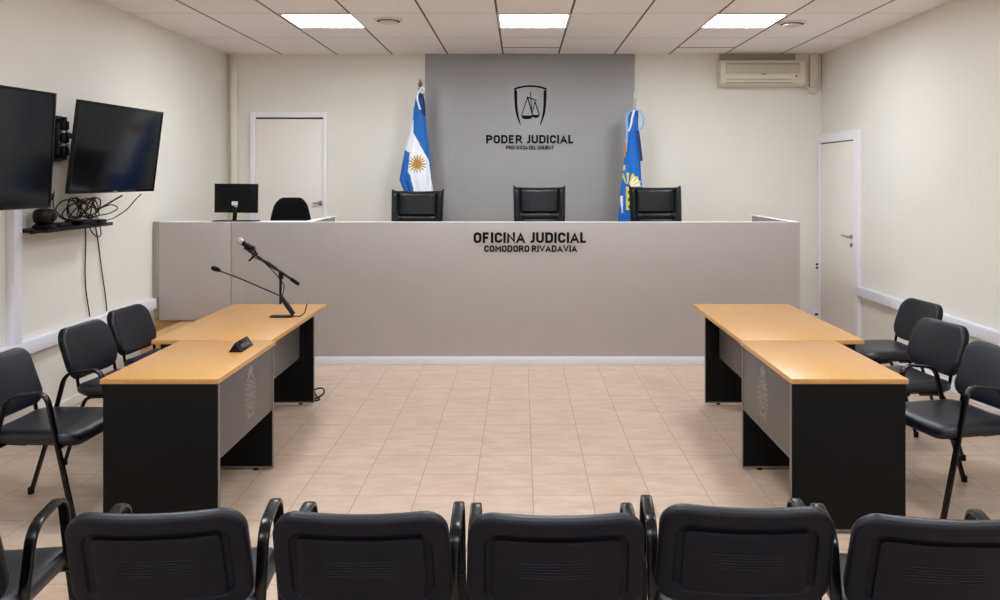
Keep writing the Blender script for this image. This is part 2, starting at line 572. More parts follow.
# door in the right wall
def door_right():
    y0, y1, zt = 8.07, BY-.01, 2.135
    r = struct(empty('door_2', (RX, y0, 0)))
    f = MB()
    a = .10
    f.box(-.04, 0, 0, a, 0, zt); f.box(-.04, 0, y1-y0-.04, y1-y0, 0, zt); f.box(-.04, 0, a, y1-y0-.04, zt-a, zt)
    f.build('door_frame', M['frame'], r, .004)
    l = box('door_leaf', M['door'], -.025, -.008, a+.004, y1-y0-.045, .008, zt-a-.012, r, .003)
    box('door_gap', M['slot'], -.018, -.004, a, y1-y0-.04, zt-a-.012, zt-a, r, 0)
    h = MB()
    hy, hz = a+.075, 1.06
    h.lathe([(.024, -.033), (.024, -.025)], (0, hy, hz), axis='x')
    h.sweep(fillet([(-.025, hy, hz), (-.075, hy, hz), (-.075, hy+.13, hz+.005)], .02), .010)
    h.lathe([(.022, -.033), (.022, -.025)], (0, hy, hz-.085), axis='x')
    h.box(-.041, -.031, hy-.004, hy+.004, hz-.10, hz-.07)
    h.build('door_handle', M['chrome'], l)
door_right()

# ------------------------------------------------------------------ ceiling fittings
def make_light(name='ceiling_light'):
    t = empty(name, (0, 0, CEIL_Z))
    f = MB()
    a, b, k = .3085, .3085, .022
    for x0, x1, y0, y1 in ((-a, a, -b, -b+k), (-a, a, b-k, b), (-a, -a+k, -b+k, b-k), (a-k, a, -b+k, b-k)):
        f.box(x0, x1, y0, y1, -.012, -.0005)
    f.build('light_frame', M['frame_metal'], t, .002)
    MB().box(-a+k, a-k, -b+k, b-k, -.008, -.0005).build('diffuser', M['diffuser'], t)
    return t
l0 = None
names_x = {-1.718: 'left', .1085: 'middle', 1.935: 'right'}
for yi, (Y, row) in enumerate(((7.16, 'nearest the back wall'), (3.57, 'over the near desk ends'), (-.06, 'in the rearmost row'))):
    for X, nm in names_x.items():
        if yi and X == .1085 and yi == 9:
            continue
        o = l0 = make_light() if l0 is None else copy_tree(l0)
        o.location = (X, Y, CEIL_Z)
        extra = {'left': 'monitor side', 'middle': 'shield emblem side', 'right': 'air conditioner side'}[nm]
        tag(o, 'square lit ceiling light panel %s, %s' % (row, extra), 'ceiling light', 'ceiling light panels')

def make_diffuser():
    t = empty('ceiling_vent', (0, 0, CEIL_Z))
    MB().lathe([(.125, 0), (.125, -.006), (.112, -.014), (.10, -.016)], n=36).build('vent_ring', M['ceil_white'], t)
    MB().lathe([(.1, -.012), (.1, -.018), (.085, -.020)], n=36).build('vent_slot', M['slot'], t)
    MB().lathe([(.075, -.014), (.082, -.030), (.06, -.036), (.012, -.038)], n=36).build('vent_disc', M['ceil_white'], t)
    return t
v = make_diffuser(); v.location = (-1.15, 7.12, CEIL_Z)
tag(v, 'round ceiling vent between the left and middle light panels', 'vent', 'round ceiling vents')
v2 = copy_tree(v); v2.location = (2.40, 7.26, CEIL_Z)
tag(v2, 'round ceiling vent right of the right-hand light panel, toward the air conditioner', 'vent', 'round ceiling vents')

# ------------------------------------------------------------------ the judges' bench
def bench():
    x0, x1, xs, y0, zt = LX+.045, 2.47, -2.567, 7.26, 1.262
    r = empty('judges_bench', ((xs+x1)/2, y0, 0))
    ox, oy = (xs+x1)/2, y0
    def bx(n, m, a, b, c, d, e, f, bev=.002, par=r):
        return box(n, m, a-ox, b-ox, c-oy, d-oy, e, f, par, bev)
    bx('front_panel', M['bench'], xs+.003, x1, y0, y0+.03, .07, zt-.004)
    bx('base_strip', M['trim'], xs+.003, x1, y0-.012, y0+.03, 0, .07, .003)
    c = bx('counter_top', M['white'], xs+.003, -1.96, y0+.001, y0+.20, zt-.004, zt, .001)
    bx('counter_top', M['white'], -1.96, x1, y0+.001, y0+.06, zt-.004, zt, .001)
    bx('work_surface', M['bench'], xs+.05, x1-.07, y0+.32, y0+.72, 1.06, 1.085)
    e = bx('end_panel', M['bench'], x1-.03, x1, y0+.03, y0+1.40, .0, zt-.004)
    bx('end_panel_cap', M['white'], x1-.07, x1, y0+.061, y0+1.40, zt-.004, zt, .001, e)
    d = bx('divider_panel', M['bench'], -1.93, -1.90, y0+.04, y0+1.12, .385, zt-.004)
    bx('divider_cap', M['white'], -1.955, -1.875, y0+.061, y0+1.12, zt-.004, zt, .001, d)
    tag(r, 'long taupe judges bench across the room with a white base strip', 'bench')
    # left-hand section, raised above the wooden step
    g = empty('bench_gate', (x0+.1, y0, .385))
    bx2 = lambda n, m, a, b, c, dd, ee, f, bev=.002, par=g: box(n, m, a-x0-.1, b-x0-.1, c-y0, dd-y0, ee-.385, f-.385, par, bev)
    bx2('gate_panel', M['bench'], -3.205, xs-.003, y0, y0+.03, .392, zt-.004)
    bx2('gate_counter', M['white'], -3.205, xs-.003, y0+.001, y0+.20, zt-.004, zt, .001)
    tag(g, 'narrow taupe end section of the bench beside the left wall, above the wooden step', 'bench section')
    struct(box('trim_7', M['bench_dim'], LX, -3.21, y0+.02, y0+.04, .59, zt, bevel=.002))
bench()

# wooden step in front of the end section
def step():
    x0, x1, y0, y1, h = -3.0, -2.58, 6.45, 7.245, .384
    r = empty('wooden_step', ((x0+x1)/2, (y0+y1)/2, 0))
    hx, hy = (x1-x0)/2, (y1-y0)/2
    box('step_body', M['step_wood'], -hx, hx, -hy+.02, hy, 0, h-.03, r)
    box('step_tread', M['step_wood'], -hx-.01, hx, -hy, hy, h-.03, h, r, .006)
    tag(r, 'brown wooden step at the left end of the bench, behind the desk', 'step')
step()

# lettering
def sign(txts, name, label, origin, sw):
    r = empty(name, origin)
    for txt, wd, ht, u, v_ in txts:
        lettering(txt, wd, ht, lambda a, b, d, u=u, v_=v_: (u+a, -d, v_+b), r, M['letter'], sw=sw)
    tag(r, label, 'sign')
    return r
s1 = 7.26/820
def sign_line(txt, xa, xb, ya, yb, Y, name, label, sw=.235):
    a, b = at(xa, yb, Y), at(xb, ya, Y)
    sign([(txt, b.x-a.x, b.z-a.z, 0, 0)], name, label, ((a.x+b.x)/2, Y-.0005, a.z), sw)
sign_line('OFICINA JUDICIAL', 473.5, 587, 232.2, 243, 7.26, 'bench_lettering', 'large dark OFICINA JUDICIAL lettering on the front of the bench')
sign_line('COMODORO RIVADAVIA', 484, 577, 245.3, 252, 7.26, 'bench_lettering', 'small dark COMODORO RIVADAVIA lettering on the front of the bench')
PY_ = BY-.035
sign_line('PODER JUDICIAL', 486, 574, 135, 143.6, PY_, 'panel_lettering', 'large dark PODER JUDICIAL lettering on the grey wall panel')
sign_line('PROVINCIA DEL CHUBUT', 506, 554, 145.6, 149.6, PY_, 'panel_lettering', 'tiny dark PROVINCIA DEL CHUBUT lettering under the large line on the grey panel', .2)

def shield():
    k = PY_/820
    c = at(530.4, 105.5, PY_)
    r = empty('shield_emblem', (c.x, PY_-.0005, c.z))
    Z = 7.5   # picture units of the close-up per pixel
    def P(x, y):
        return ((x-451)/Z*k, -(y-230)/Z*k)
    put = lambda u, v, d: (u, -d, v)
    mb = MB()
    def poly(pts, t=.008):
        pp = [P(*p) for p in pts]
        mb.prism(pp, 0, t, put)
    # left and right sweeps of the shield, thick then tapering
    n = 14
    for s in (1, -1):
        outer = [(330, 108), (330, 160), (333, 220), (340, 280), (355, 330), (376, 380)]
        inner = [(352, 120), (352, 160), (353, 220), (357, 270), (366, 320), (378, 368)]
        o2 = [tuple(p)[:2] for p in spline([(a, b, 0) for a, b in outer], 5)]
        i2 = [tuple(p)[:2] for p in spline([(a, b, 0) for a, b in inner], 5)]
        if s == -1:
            o2 = [(902-a, b) for a, b in o2]; i2 = [(902-a, b) for a, b in i2]
        for j in range(len(o2)-1):
            poly([o2[j], o2[j+1], i2[j+1], i2[j]])
    top = [(330, 108), (370, 94), (410, 87), (451, 84), (492, 87), (532, 94), (572, 108)]
    stroke(mb, [P(*p) for p in top], False, 13/Z*k, put, .008)
    mb.build('shield_outline', M['letter'], r)
    mb = MB()
    th = 5.5/Z*k
    stroke(mb, [P(430, 168), P(385, 305)], False, th, put, .006)
    stroke(mb, [P(430, 168), P(468, 305)], False, th*1.4, put, .006)
    stroke(mb, [P(485, 200), P(462, 300)], False, th, put, .006)
    stroke(mb, [P(485, 200), P(518, 300)], False, th*1.4, put, .006)
    stroke(mb, [P(425, 165), P(498, 194)], False, th*1.3, put, .006)
    stroke(mb, [P(452, 128), P(456, 215), P(462, 262)], False, th, put, .006)
    mb.prism([P(*p) for p in ((380, 305), (470, 305), (462, 325), (440, 333), (405, 333), (388, 322))], 0, .006, put)
    mb.prism([P(*p) for p in ((460, 300), (522, 300), (514, 318), (490, 324), (468, 318))], 0, .007, put)
    mb.build('scales', M['letter'], r)
    tag(r, 'dark shield emblem with a pair of scales on the grey wall panel', 'emblem')
shield()

# ------------------------------------------------------------------ desks
def emblem(parent, m, put, s=1.0):
    """pale crest: rising sun, shield in an oval, two laurel branches, ribbon"""
    mb = MB()
    def el(cx, cy, rx, ry, n=20):
        return [(cx+rx*math.cos(2*PI*i/n), cy+ry*math.sin(2*PI*i/n)) for i in range(n)]
    S = lambda pts: [(a*s, b*s) for a, b in pts]
    stroke(mb, S(el(0, -.005, .048, .068)), True, .008*s, put, .0012)
    stroke(mb, S(el(0, -.005, .034, .052)), True, .004*s, put, .0012)
    stroke(mb, S([(-.045, 0), (.045, 0)]), False, .004*s, put, .0012)
    stroke(mb, S([(0, -.05), (0, .02)]), False, .006*s, put, .0012)
    stroke(mb, S([(-.012, .02), (0, .036), (.012, .02)]), False, .008*s, put, .0012)
    stroke(mb, S([(-.03, -.022), (-.008, -.012), (.008, -.012), (.03, -.022)]), False, .007*s, put, .0012)
    for i in range(9):       # sun rays
        a = PI*(.12+.76*i/8)
        stroke(mb, S([(.022*math.cos(a), .088+.022*math.sin(a)), (.046*math.cos(a), .088+.05*math.sin(a))]), False, .005*s, put, .0012)
    stroke(mb, S([(-.022+.044*i/8, .085+.02*math.sin(PI*i/8)) for i in range(9)]), False, .012*s, put, .0012)
    for sd in (1, -1):       # laurel leaves
        for i in range(11):
            a = math.radians(-80+i*14.5)
            cx, cy = sd*.075*math.cos(a), -.008+.098*math.sin(a)
            for o in (.35, -.7):
                b = a+PI/2+o
                dx, dy = sd*.017*math.cos(b), .017*math.sin(b)
                nx, ny = -dy*.32, dx*.32
                mb.prism(S([(cx, cy), (cx+dx*.5+nx, cy+dy*.5+ny), (cx+dx, cy+dy), (cx+dx*.5-nx, cy+dy*.5-ny)]), 0, .0012, put)
    stroke(mb, S([(-.05, -.118), (-.02, -.106), (.0, -.112), (.02, -.106), (.05, -.118)]), False, .009*s, put, .0012)
    mb.build('emblem', m, parent)

def desk(name, label, xi, xo, y0, y1, inset=0., zt=.723, rear_inset=.03, emb_y=.5, mod_z=.345, mod_in=0.):
    """xi = edge toward the aisle, xo = edge toward the wall"""
    sg = 1 if xi > xo else -1          # aisle side direction
    cx, cy = (xi+xo)/2, (y0+y1)/2
    r = empty(name, (cx, cy, 0))
    W, L = abs(xi-xo)/2, (y1-y0)/2
    tp = MB().box(-W, W, -L, L, zt-.025, zt).build('tabletop', M['oak'], r, .004)
    ax = W-inset                        # aisle face of the panels
    def bx(n, m, a, b, c, d, e, f, par=r, bev=.0015):
        lo, hi = min(sg*a, sg*b), max(sg*a, sg*b)
        return box(n, m, lo, hi, c, d, e, f, par, bev)
    back = -W+(.012 if inset == 0 else .05)
    for k, (ya, yb) in enumerate(((-L+.006, -L+.03), (L-rear_inset-.024, L-rear_inset))):
        p = bx('end_panel', M['black_lam'], back, ax-.004, ya, yb, .022, zt-.025)
        bx('edge_strip', M['edge_light'], back, ax-.004, ya, yb, .012, .022, p, 0)
        bx('edge_strip', M['edge_light'], ax-.004, ax-.0015, ya, yb, .012, zt-.03, p, 0)
        for fx in (back+.08, ax-.10):
            MB().lathe([(.014, 0), (.016, .004), (.010, .010), (.010, .02)], (sg*fx, (ya+yb)/2, 0), n=12).build('foot', M['rubber'], p)
    mp = bx('modesty_panel', M['modesty'], ax-.022-mod_in, ax-.004-mod_in, -L+.03, L-rear_inset-.024, mod_z, zt-.025)
    bx('edge_strip', M['edge_light'], ax-.022-mod_in, ax-.004-mod_in, -L+.031, L-rear_inset-.025, mod_z-.003, mod_z, mp, 0)
    ey, ez = -L+emb_y*2*L, (mod_z+zt)/2+.0
    emblem(mp, M['emblem'], lambda u, v, d: (sg*(ax-.004-mod_in+d), ey-u*(-sg), ez+v), 1.05)
    tag(r, label, 'desk')
    return r
desk('desk', 'light wood desk with black end panel, nearest the camera on the left', -1.405, -1.955, 3.805, 4.698, emb_y=.52)
desk('desk', 'light wood desk on the left against the bench, carrying the gooseneck microphone', -1.432, -2.125, 4.712, 6.05, inset=.077, emb_y=.3, rear_inset=.05, mod_in=.10)
desk('desk', 'light wood desk with black end panel, nearest the camera on the right', 1.255, 1.80, 3.805, 4.698, emb_y=.52)
desk('desk', 'bare light wood desk on the right, set back close to the bench', 1.265, 1.975, 4.712, 6.05, inset=.077, emb_y=.3, rear_inset=.05, mod_in=.10)

# ------------------------------------------------------------------ visitor chairs
def make_chair(arms=True):
    r = empty('visitor_chair')
    rc = .068 if arms else .098
    # seat cushion, dished with a rolled front edge
    def sput(u, v, d):
        y = v+.035
        z = .405+d-.012*math.cos(u/.25*PI/2)*(1 if d > .03 else 0)
        if v > .10:
            z -= ((v-.10)/.13)**2*.022
        return (u, y, z)
    MB().pad(.46, .455, .085, [(.03, 0), (.008, .004), (0, .018), (0, .036), (.006, .052), (.02, .062), (.045, .066), (.09, .067)], sput).build('seat', M['vinyl'], r, sharp=60)
    # backrest: curved round the sitter, leaning back
    tilt = math.radians(19)
    def bput(u, v, d):
        y = d+(u/.22)**2*.021        # ends come forward
        wz = v
        k = 1-.02*(v/.16)
        p = Vector((u*k, y, wz))
        yy = p.y*math.cos(tilt)-p.z*math.sin(tilt)
        zz = p.y*math.sin(tilt)+p.z*math.cos(tilt)
        return (p.x, -.245+yy, .626+zz)
    MB().pad(.466, .305, rc, [(.02, -.004), (.0, .0), (-.001, .006), (.0, .014), (.005, .0195), (.016, .022), (.04, .024), (.09, .025)], bput).build('back_cushion', M['vinyl'], r, sharp=60)
    sh = MB().pad(.470, .309, rc-.002, [(.09, -.010), (.050, -.010), (.047, -.012), (.043, -.0205), (.036, -.0225), (.012, -.0225), (.003, -.0215), (-.0005, -.017), (-.001, -.010), (.0, .002), (.02, .004)], bput).build('back_shell', M['shell'], r, sharp=50)
    mb = MB()
    pp = lambda u, v, d: bput(u, v-.02, d)
    mb.pad(.335, .215, .012, [(.02, -.006), (.004, -.007), (0, -.011), (.0, -.016), (.004, -.018), (.012, -.0185)], lambda u, v, d: bput(u, v-.018, d), nc=4)
    for i in range(6):
        z0 = .0+i*.0095-.027
        pts = [bput(-.10+.20*k/6, z0, -.0187) for k in range(7)]
        mb.sweep(pts, .002, n=6)
    mb.build('back_panel', M['shell'], sh, sharp=40)
    # side frames: rear leg, arm, front leg in one bent tube
    for s in (-1, 1):
        x = s*.232
        if arms:
            path = fillet([(x, -.235, .012), (x, -.115, .40), (x, -.055, .632), (x, .135, .656), (x, .183, .43), (x+s*.004, .28, .012)], [.10, .055, .06, .12], 8)
            MB().sweep(path, .0168, .0075, lat=(1, 0, 0), n=20, sq=.5).build('arm_frame', M['tube'], r, sharp=60)
        else:
            x = s*.205
            MB().sweep(fillet([(x, .10, .397), (x, .205, .392), (x*1.06, .283, .012)], .05), .011, n=12).build('front_leg', M['tube'], r, sharp=60)
            MB().sweep(fillet([(x, .03, .397), (x, -.12, .392), (x*1.06, -.238, .012)], .05), .011, n=12).build('rear_leg', M['tube'], r, sharp=60)
            x = x*1.06
        for fy in (-.238, .281):
            MB().lathe([(.014, 0), (.0155, .004), (.0155, .03), (.013, .034)], (x+(s*.004 if fy > 0 else 0), fy, 0), n=12).build('foot_cap', M['rubber'], r)
    # seat rails across, back supports
    mb = MB()
    for y, z in ((.19, .395), (-.10, .395)):
        hx = .238 if arms else .205
        mb.sweep([(-hx, y, z), (hx, y, z)], .010, n=10)
    for x in (-.17, .17):
        mb.sweep([(x, -.105, .397), (x, .20, .397)], .009, n=8)
    mb.build('seat_rails', M['tube'], r, sharp=60)
    for s in (-1, 1):
        x = s*(.175 if arms else .19)
        MB().sweep(fillet([(x, .0, .395), (x, -.165, .40), (x, -.185, .53), (x*.98, -.222, .63)], [.07, .1], 7), .012, .008, lat=(1, 0, 0), n=10).build('back_support', M['tube'], r, sharp=60)
    return r
proto = make_chair()
plain = make_chair(False)
plain_used = False
SIDEG = 'black armchairs beside the desks'
PLAING = 'black armless chairs by the side walls'
FRONTG = 'row of black armchairs seen from behind'
chairs = [  # x, y, rotation (0 faces the bench)
    (-1.67, 2.44, 5, 'black armchair at the left end of the front row, mostly cut by the frame', FRONTG),
    (-.99, 2.44, 5, 'front row black armchair seen from behind, before the near left desk', FRONTG),
    (-.424, 2.435, 0, 'front row black armchair seen from behind, left neighbour of the middle one', FRONTG),
    (.094, 2.425, 0, 'middle black armchair of the front row, before the open aisle', FRONTG),
    (.622, 2.475, -3, 'front row black armchair seen from behind, left of the near right desk', FRONTG),
    (1.135, 2.40, -6, 'rightmost front row black armchair, its back cut by the frame', FRONTG),
    (-2.34, 4.06, -92, 'black armchair beside the near left desk, cut by the left frame edge', SIDEG),
    (-2.38, 4.93, -94, 'second black chair on the left, armless, between its two neighbours by the wall', PLAING),
    (-2.41, 5.55, -94, 'left side armless black chair farthest from the camera, below the hanging cables', PLAING),
    (2.23, 4.19, 102, 'black armchair beside the near right desk, cut by the right frame edge', SIDEG),
    (2.32, 4.98, 99, 'second black chair on the right, armless, between its two neighbours by the wall', PLAING),
    (2.60, 5.82, 96, 'right side armless black chair farthest from the camera, nearest the side door', PLAING),
]
for i, (x, y, a, lb, g) in enumerate(chairs):
    if g == PLAING:
        o = copy_tree(plain) if plain_used else plain
        plain_used = True
    else:
        o = proto if i == 0 else copy_tree(proto)
    o.location = (x, y, 0); o.rotation_euler = (0, 0, math.radians(a))
    tag(o, lb, 'chair', g)

# ------------------------------------------------------------------ judges' leather chairs
def star_base(r, m):
    mb = MB()
    mb.lathe([(.03, .06), (.035, .10), (.028, .12), (.028, .30), (.02, .30), (.02, .44)], n=16)
    mb.build('gas_column', M['plastic'], r)
    for k in range(5):
        a = 2*PI*k/5+.3
        d = Vector((math.cos(a), math.sin(a), 0))
        leg = MB().sweep([d*.02+Vector((0, 0, .095)), d*.15+Vector((0, 0, .085)), d*.30+Vector((0, 0, .062))], [.022, .018, .013], n=10).build('base_leg', m, r)
        n_ = Vector((-d.y, d.x, 0))
        mb = MB()
        for s in (-1, 1):
            c = d*.30+n_*(s*.014)
            mb.sweep([c-n_*.008+Vector((0, 0, .027)), c+n_*.008+Vector((0, 0, .027))], .027, n=14)
        mb.build('caster', M['rubber'], leg)

def make_exec():
    r = empty('executive_chair')
    # backrest: grid slab with side bolsters and stitched seams; local +Y is behind the sitter, so the front faces -Y
    N, K = 36, 44
    Wd, z0, z1 = .52, .50, 1.19
    front, backf = [], []
    for j in range(K+1):
        v = j/K
        z = z0+(z1-z0)*v
        for i in range(N+1):
            u = -1+2*i/N
            wv = Wd/2*(1-.05*(1-v))
            x = u*wv
            ear = .022*max(0, (abs(u)-.9)/.1)*max(0, (v-.93)/.07)
            sag = -.006*(1-abs(u))*max(0, (v-.9)/.1)
            bol = .028*math.exp(-((abs(u)-.87)/.10)**2)
            cen = .022*(1-min(1, abs(u)/.72)**4)
            seam = 0
            for zs in (.87, .935):
                if abs(u) < .68:
                    seam += .026*math.exp(-((z-zs)/.009)**2)-.010*math.exp(-((z-zs+.02)/.008)**2)
            seam += .018*math.exp(-((abs(u)-.70-.08*(v-.7))/.025)**2)
            edge = .035*max(0, (abs(u)-.93)/.07)**2+.035*max(0, (v-.95)/.05)**2
            lean = .10*(v-.3)*abs(v-.3)+.03*v
            front.append((x, -.05-bol-cen+seam+edge+lean, z+ear+sag))
            backf.append((x*.985, .03-.5*edge+lean, z+ear+sag))
    n = (N+1)*(K+1)
    fs = []
    for j in range(K):
        for i in range(N):
            a = j*(N+1)+i
            fs.append((a, a+1, a+N+2, a+N+1)); fs.append((n+a, n+a+N+1, n+a+N+2, n+a+1))
    for i in range(N):
        fs.append((i, n+i, n+i+1, i+1)); a = K*(N+1)+i; fs.append((a, a+1, n+a+1, n+a))
    for j in range(K):
        a = j*(N+1); fs.append((a, a+N+1, n+a+N+1, n+a)); a += N; fs.append((a, n+a, n+a+N+1, a+N+1))
    MB().add(front+backf, fs).build('backrest', M['leather'], r, sharp=50)
    MB().pad(.52, .50, .07, [(.04, 0), (.006, .006), (0, .03), (0, .07), (.015, .10), (.05, .115), (.1, .12)], lambda u, v, d: (u, v-.26, .40+d)).build('seat', M['leather'], r, sharp=60)
    for s in (-1, 1):
        MB().sweep(fillet([(s*.27, .0, .60), (s*.30, -.05, .66), (s*.30, -.36, .66), (s*.27, -.42, .52), (s*.24, -.28, .42)], .06), .022, .016, n=10).build('armrest', M['plastic'], r, sharp=60)
    h = empty('chair_base'); h.parent = r; h.location = (0, -.22, 0)
    star_base(h, M['plastic'])
    bpy.data.objects.remove(h) if False else None
    return r
# the base pieces are direct parts of the chair: flatten the helper empty
def flatten(r):
    for h in [c for c in r.children if c.type == 'EMPTY']:
        off = h.location.copy()
        for c in list(h.children):
            c.parent = r; c.location = c.location+off
        bpy.data.objects.remove(h)
ex = make_exec(); flatten(ex)
YC = 8.10
for i, (px, top, lb) in enumerate(((417, 189.5, 'black leather high-back chair in front of the white and blue flag'),
                                   (539.5, 185.8, 'black leather high-back chair in the centre, below the shield emblem'),
                                   (656, 185.8, 'black leather high-back chair beside the sky-blue flag on the right'))):
    o = ex if i == 0 else copy_tree(ex)
    p = at(px, top, YC)
    o.location = (p.x, YC, .385)
    dz = (p.z-.385-1.19)
    o.scale = (1, 1, (p.z-.385)/1.205)
    tag(o, lb, 'chair', 'black leather judges chairs')

def clerk_chair():
    Y = 8.15
    p = at(293.5, 197.3, Y)
    r = empty('office_chair', (p.x, Y-.05, .385))
    H_ = p.z-.385
    def bput(u, v, d):
        k = .98-.34*max(0, (v+.10)/.34)**1.5
        return (u*k, d-(u/.2)**2*.03, H_-.24+v)
    MB().pad(.44, .48, .10, [(.06, -.05), (.02, -.045), (.004, -.03), (0, -.01), (.004, .01), (.03, .025), (.08, .03)], bput).build('backrest', M['fabric'], r, sharp=60)
    MB().pad(.47, .45, .09, [(.04, 0), (.006, .006), (0, .03), (.01, .05), (.05, .065), (.1, .068)], lambda u, v, d: (u, v-.22, .43+d)).build('seat', M['fabric'], r, sharp=60)
    MB().sweep(fillet([(0, -.12, .42), (0, .06, .42), (0, .075, .75)], .06), .03, .008, lat=(1, 0, 0), n=10).build('back_support', M['plastic'], r, sharp=60)
    h = empty('chair_base'); h.parent = r; h.location = (0, -.2, 0)
    star_base(h, M['plastic']); flatten(r)
    tag(r, 'rounded black fabric office chair behind the bench, before the closed door', 'chair')
clerk_chair()

# ------------------------------------------------------------------ desktop monitor on the bench (back toward the room)
def monitor():
    Y = 7.365
    zc = 1.262
    p = at(236.5, 198, Y)
    r = empty('desktop_monitor', (p.x, Y, zc))
    s = Y/820
    W, zb, zt = 43.5*s/2, 1.66-(212.5-177)*s-zc, 1.66-(183.5-177)*s-zc
    MB().prism([(-W, zb), (W*.98, zb-.004), (W, zt-.004), (-W*.99, zt)], -.012, .012, lambda u, v, d: (u, d, v)).build('monitor_case', M['plastic'], r, .004)
    c = MB().pad(W*1.5, (zt-zb)*.72, .02, [(.03, -.03), (.004, -.026), (0, -.012)], lambda u, v, d: (u, d, (zt+zb)/2-.01+v)).build('rear_cover', M['plastic'], r)
    MB().box(-.032, .022, -.0315, -.030, zb+.065, zb+.10).build('sticker', M['paper'], c)
    MB().box(-.006, .02, -.0315, -.030, zb+.052, zb+.058).build('sticker', M['paper'], c)
    box('screen', M['screen'], -W+.012, W-.014, .0121, .0128, zb+.012, zt-.012, r, 0)
    MB().sweep(fillet([(.0, -.02, zb+.05), (.0, -.035, zb+.01), (-.012, -.02, .012)], .03), [.02]*9, .012, lat=(1, 0, 0), n=10).build('stand_neck', M['gloss'], r)
    MB().pad(.42, .15, .05, [(.004, 0), (0, .003), (.004, .008), (.03, .011)], lambda u, v, d: (u, v, d)).build('stand_base', M['plastic'], r)
    tag(r, 'black desktop monitor seen from behind on the left end of the bench', 'monitor')
monitor()

# ------------------------------------------------------------------ flags
def flag(name, label, Y, pole_px, pole_top, prof, colour, mats, fold, zbot, fin):
    k = Y/820
    X0 = (pole_px-521)*k
    r = empty(name, (X0, Y, .385))
    zt = 1.66-(pole_top-177)*k-.385
    pl = MB().lathe([(.013, .03), (.013, zt-.10)], n=14).build('flag_pole', M['wood_pole'] if fin == 'spear' else M['chrome'], r)
    MB().lathe([(.16, 0), (.16, .02), (.14, .035), (.04, .045), (.03, .09)], n=32).build('pole_base', M['wood_pole'], r)
    if fin == 'spear':
        MB().lathe([(.013, zt-.13), (.026, zt-.115), (.026, zt-.10), (.014, zt-.09), (.024, zt-.06), (.012, zt-.02), (.002, zt)], n=14).build('finial', M['wood_pole'], r)
    else:
        MB().lathe([(.006, zt-.11), (.006, zt-.012), (.002, zt)], n=10).build('finial', M['chrome'], r)
    # cloth
    NU, NV = 150, 210
    ys = [p[0] for p in prof]
    def lerp(y, c):
        if y <= ys[0]: return prof[0][c]
        for a, b in zip(prof, prof[1:]):
            if a[0] <= y <= b[0]:
                t = (y-a[0])/(b[0]-a[0]); return a[c]+(b[c]-a[c])*t
        return prof[-1][c]
    ybot = 177+(1.66-.385-zbot)/k
    vs, fs, mi = [], [], []
    px = []
    for j in range(NV+1):
        v = j/NV
        y = ys[0]+(ybot-ys[0])*v
        L, R = lerp(y, 1), lerp(y, 2)
        for i in range(NU):
            a = 2*PI*i/NU
            hw = (R-L)/2
            cx = (R+L)/2
            f = 1+fold*(.25+.75*v)*math.cos(7*a+1.2*math.sin(3*v))
            dep = .45*hw*math.sin(a)*f+.10*hw*math.sin(11*a+v*2)*v
            xx = cx+hw*math.cos(a)
            hem = .03*math.sin(5*a+.6)*max(0, v-.85)/.15 if v > .85 else 0
            vs.append(((xx-pole_px)*k, dep*k, 1.66-(y-177)*k-.385+hem))
            px.append((xx, y))
    for j in range(NV):
        for i in range(NU):
            a, b = j*NU+i, j*NU+(i+1) % NU
            fs.append((a, b, b+NU, a+NU))
            xm = (px[a][0]+px[b+NU][0])/2; ym = (px[a][1]+px[a+NU][1])/2
            mi.append(colour(xm, ym, math.sin(2*PI*(i+.5)/NU) > 0))
    fs.append(tuple(range(NU-1, -1, -1))); mi.append(0)
    mb = MB(); mb.add(vs, fs); mb.mi = mi
    mb.build('flag_cloth', mats, r, sharp=70)
    tag(r, label, 'flag')
    return r, k

def inside(poly, x, y):
    c = False
    for (x0, y0), (x1, y1) in zip(poly, poly[1:]+poly[:1]):
        if (y0 > y) != (y1 > y) and x < (x1-x0)*(y-y0)/(y1-y0)+x0:
            c = not c
    return c
ARW = [(412.5, 118), (413.8, 121), (413.6, 133), (416, 136.5), (429, 160.5), (434, 196), (436, 215), (420, 215), (411.5, 176), (408.8, 172), (410.3, 153), (404.5, 149.5)]
def ar_col(x, y, back):
    dx, dy = x-418.0, y-164
    rr = math.hypot(dx, dy*.95)
    an = math.atan2(dy, dx)
    if rr < 4.2 or rr < 6.6+2.4*(math.cos(16*an)):
        return 2
    return 1 if inside(ARW, x, y) else 0
r, k = flag('national_flag', 'blue and white flag with a golden sun on a pole left of the grey panel', 8.84, 420.3, 79,
            [(94, 416.5, 423.5), (110, 413.6, 425.3), (121, 412.8, 426.2), (135, 409.3, 427.5), (150, 405.2, 429), (166, 402, 431), (180, 399.5, 432), (191, 404, 433), (222, 405, 435)],
            ar_col, [M['blue'], M['flag_white'], M['gold']], .16, .55, 'spear')
def ribbon(r, pts, k, ppx, m, name='ribbon', wd=.016):
    P = [((x-ppx)*k, d, 1.66-(y-177)*k-.385) for x, y, d in pts]
    MB().sweep(spline(P, 6), wd, .003, lat=(1, .3, .3), n=8).build(name, m, r, sharp=60)
# rosette on the national flag
ribbon(r, [(418, 94, -.05), (421.5, 96, -.07), (424, 101, -.07), (424.5, 108, -.06), (425, 116, -.05)], k, 420.3, M['navy'], 'rosette_tail', .013)
ribbon(r, [(419.5, 92, -.05), (418, 98, -.075), (419.5, 105, -.075), (421, 110, -.07)], k, 420.3, M['flag_white'], 'rosette_tail', .010)
mb = MB(); mb.sweep([((422.5-420.3)*k+.022*math.cos(t*PI/6), -.05, 1.66-(90.5-177)*k-.385+.022*math.sin(t*PI/6)) for t in range(12)], .012, n=8, closed=True)
mb.build('rosette', M['flag_white'], r)

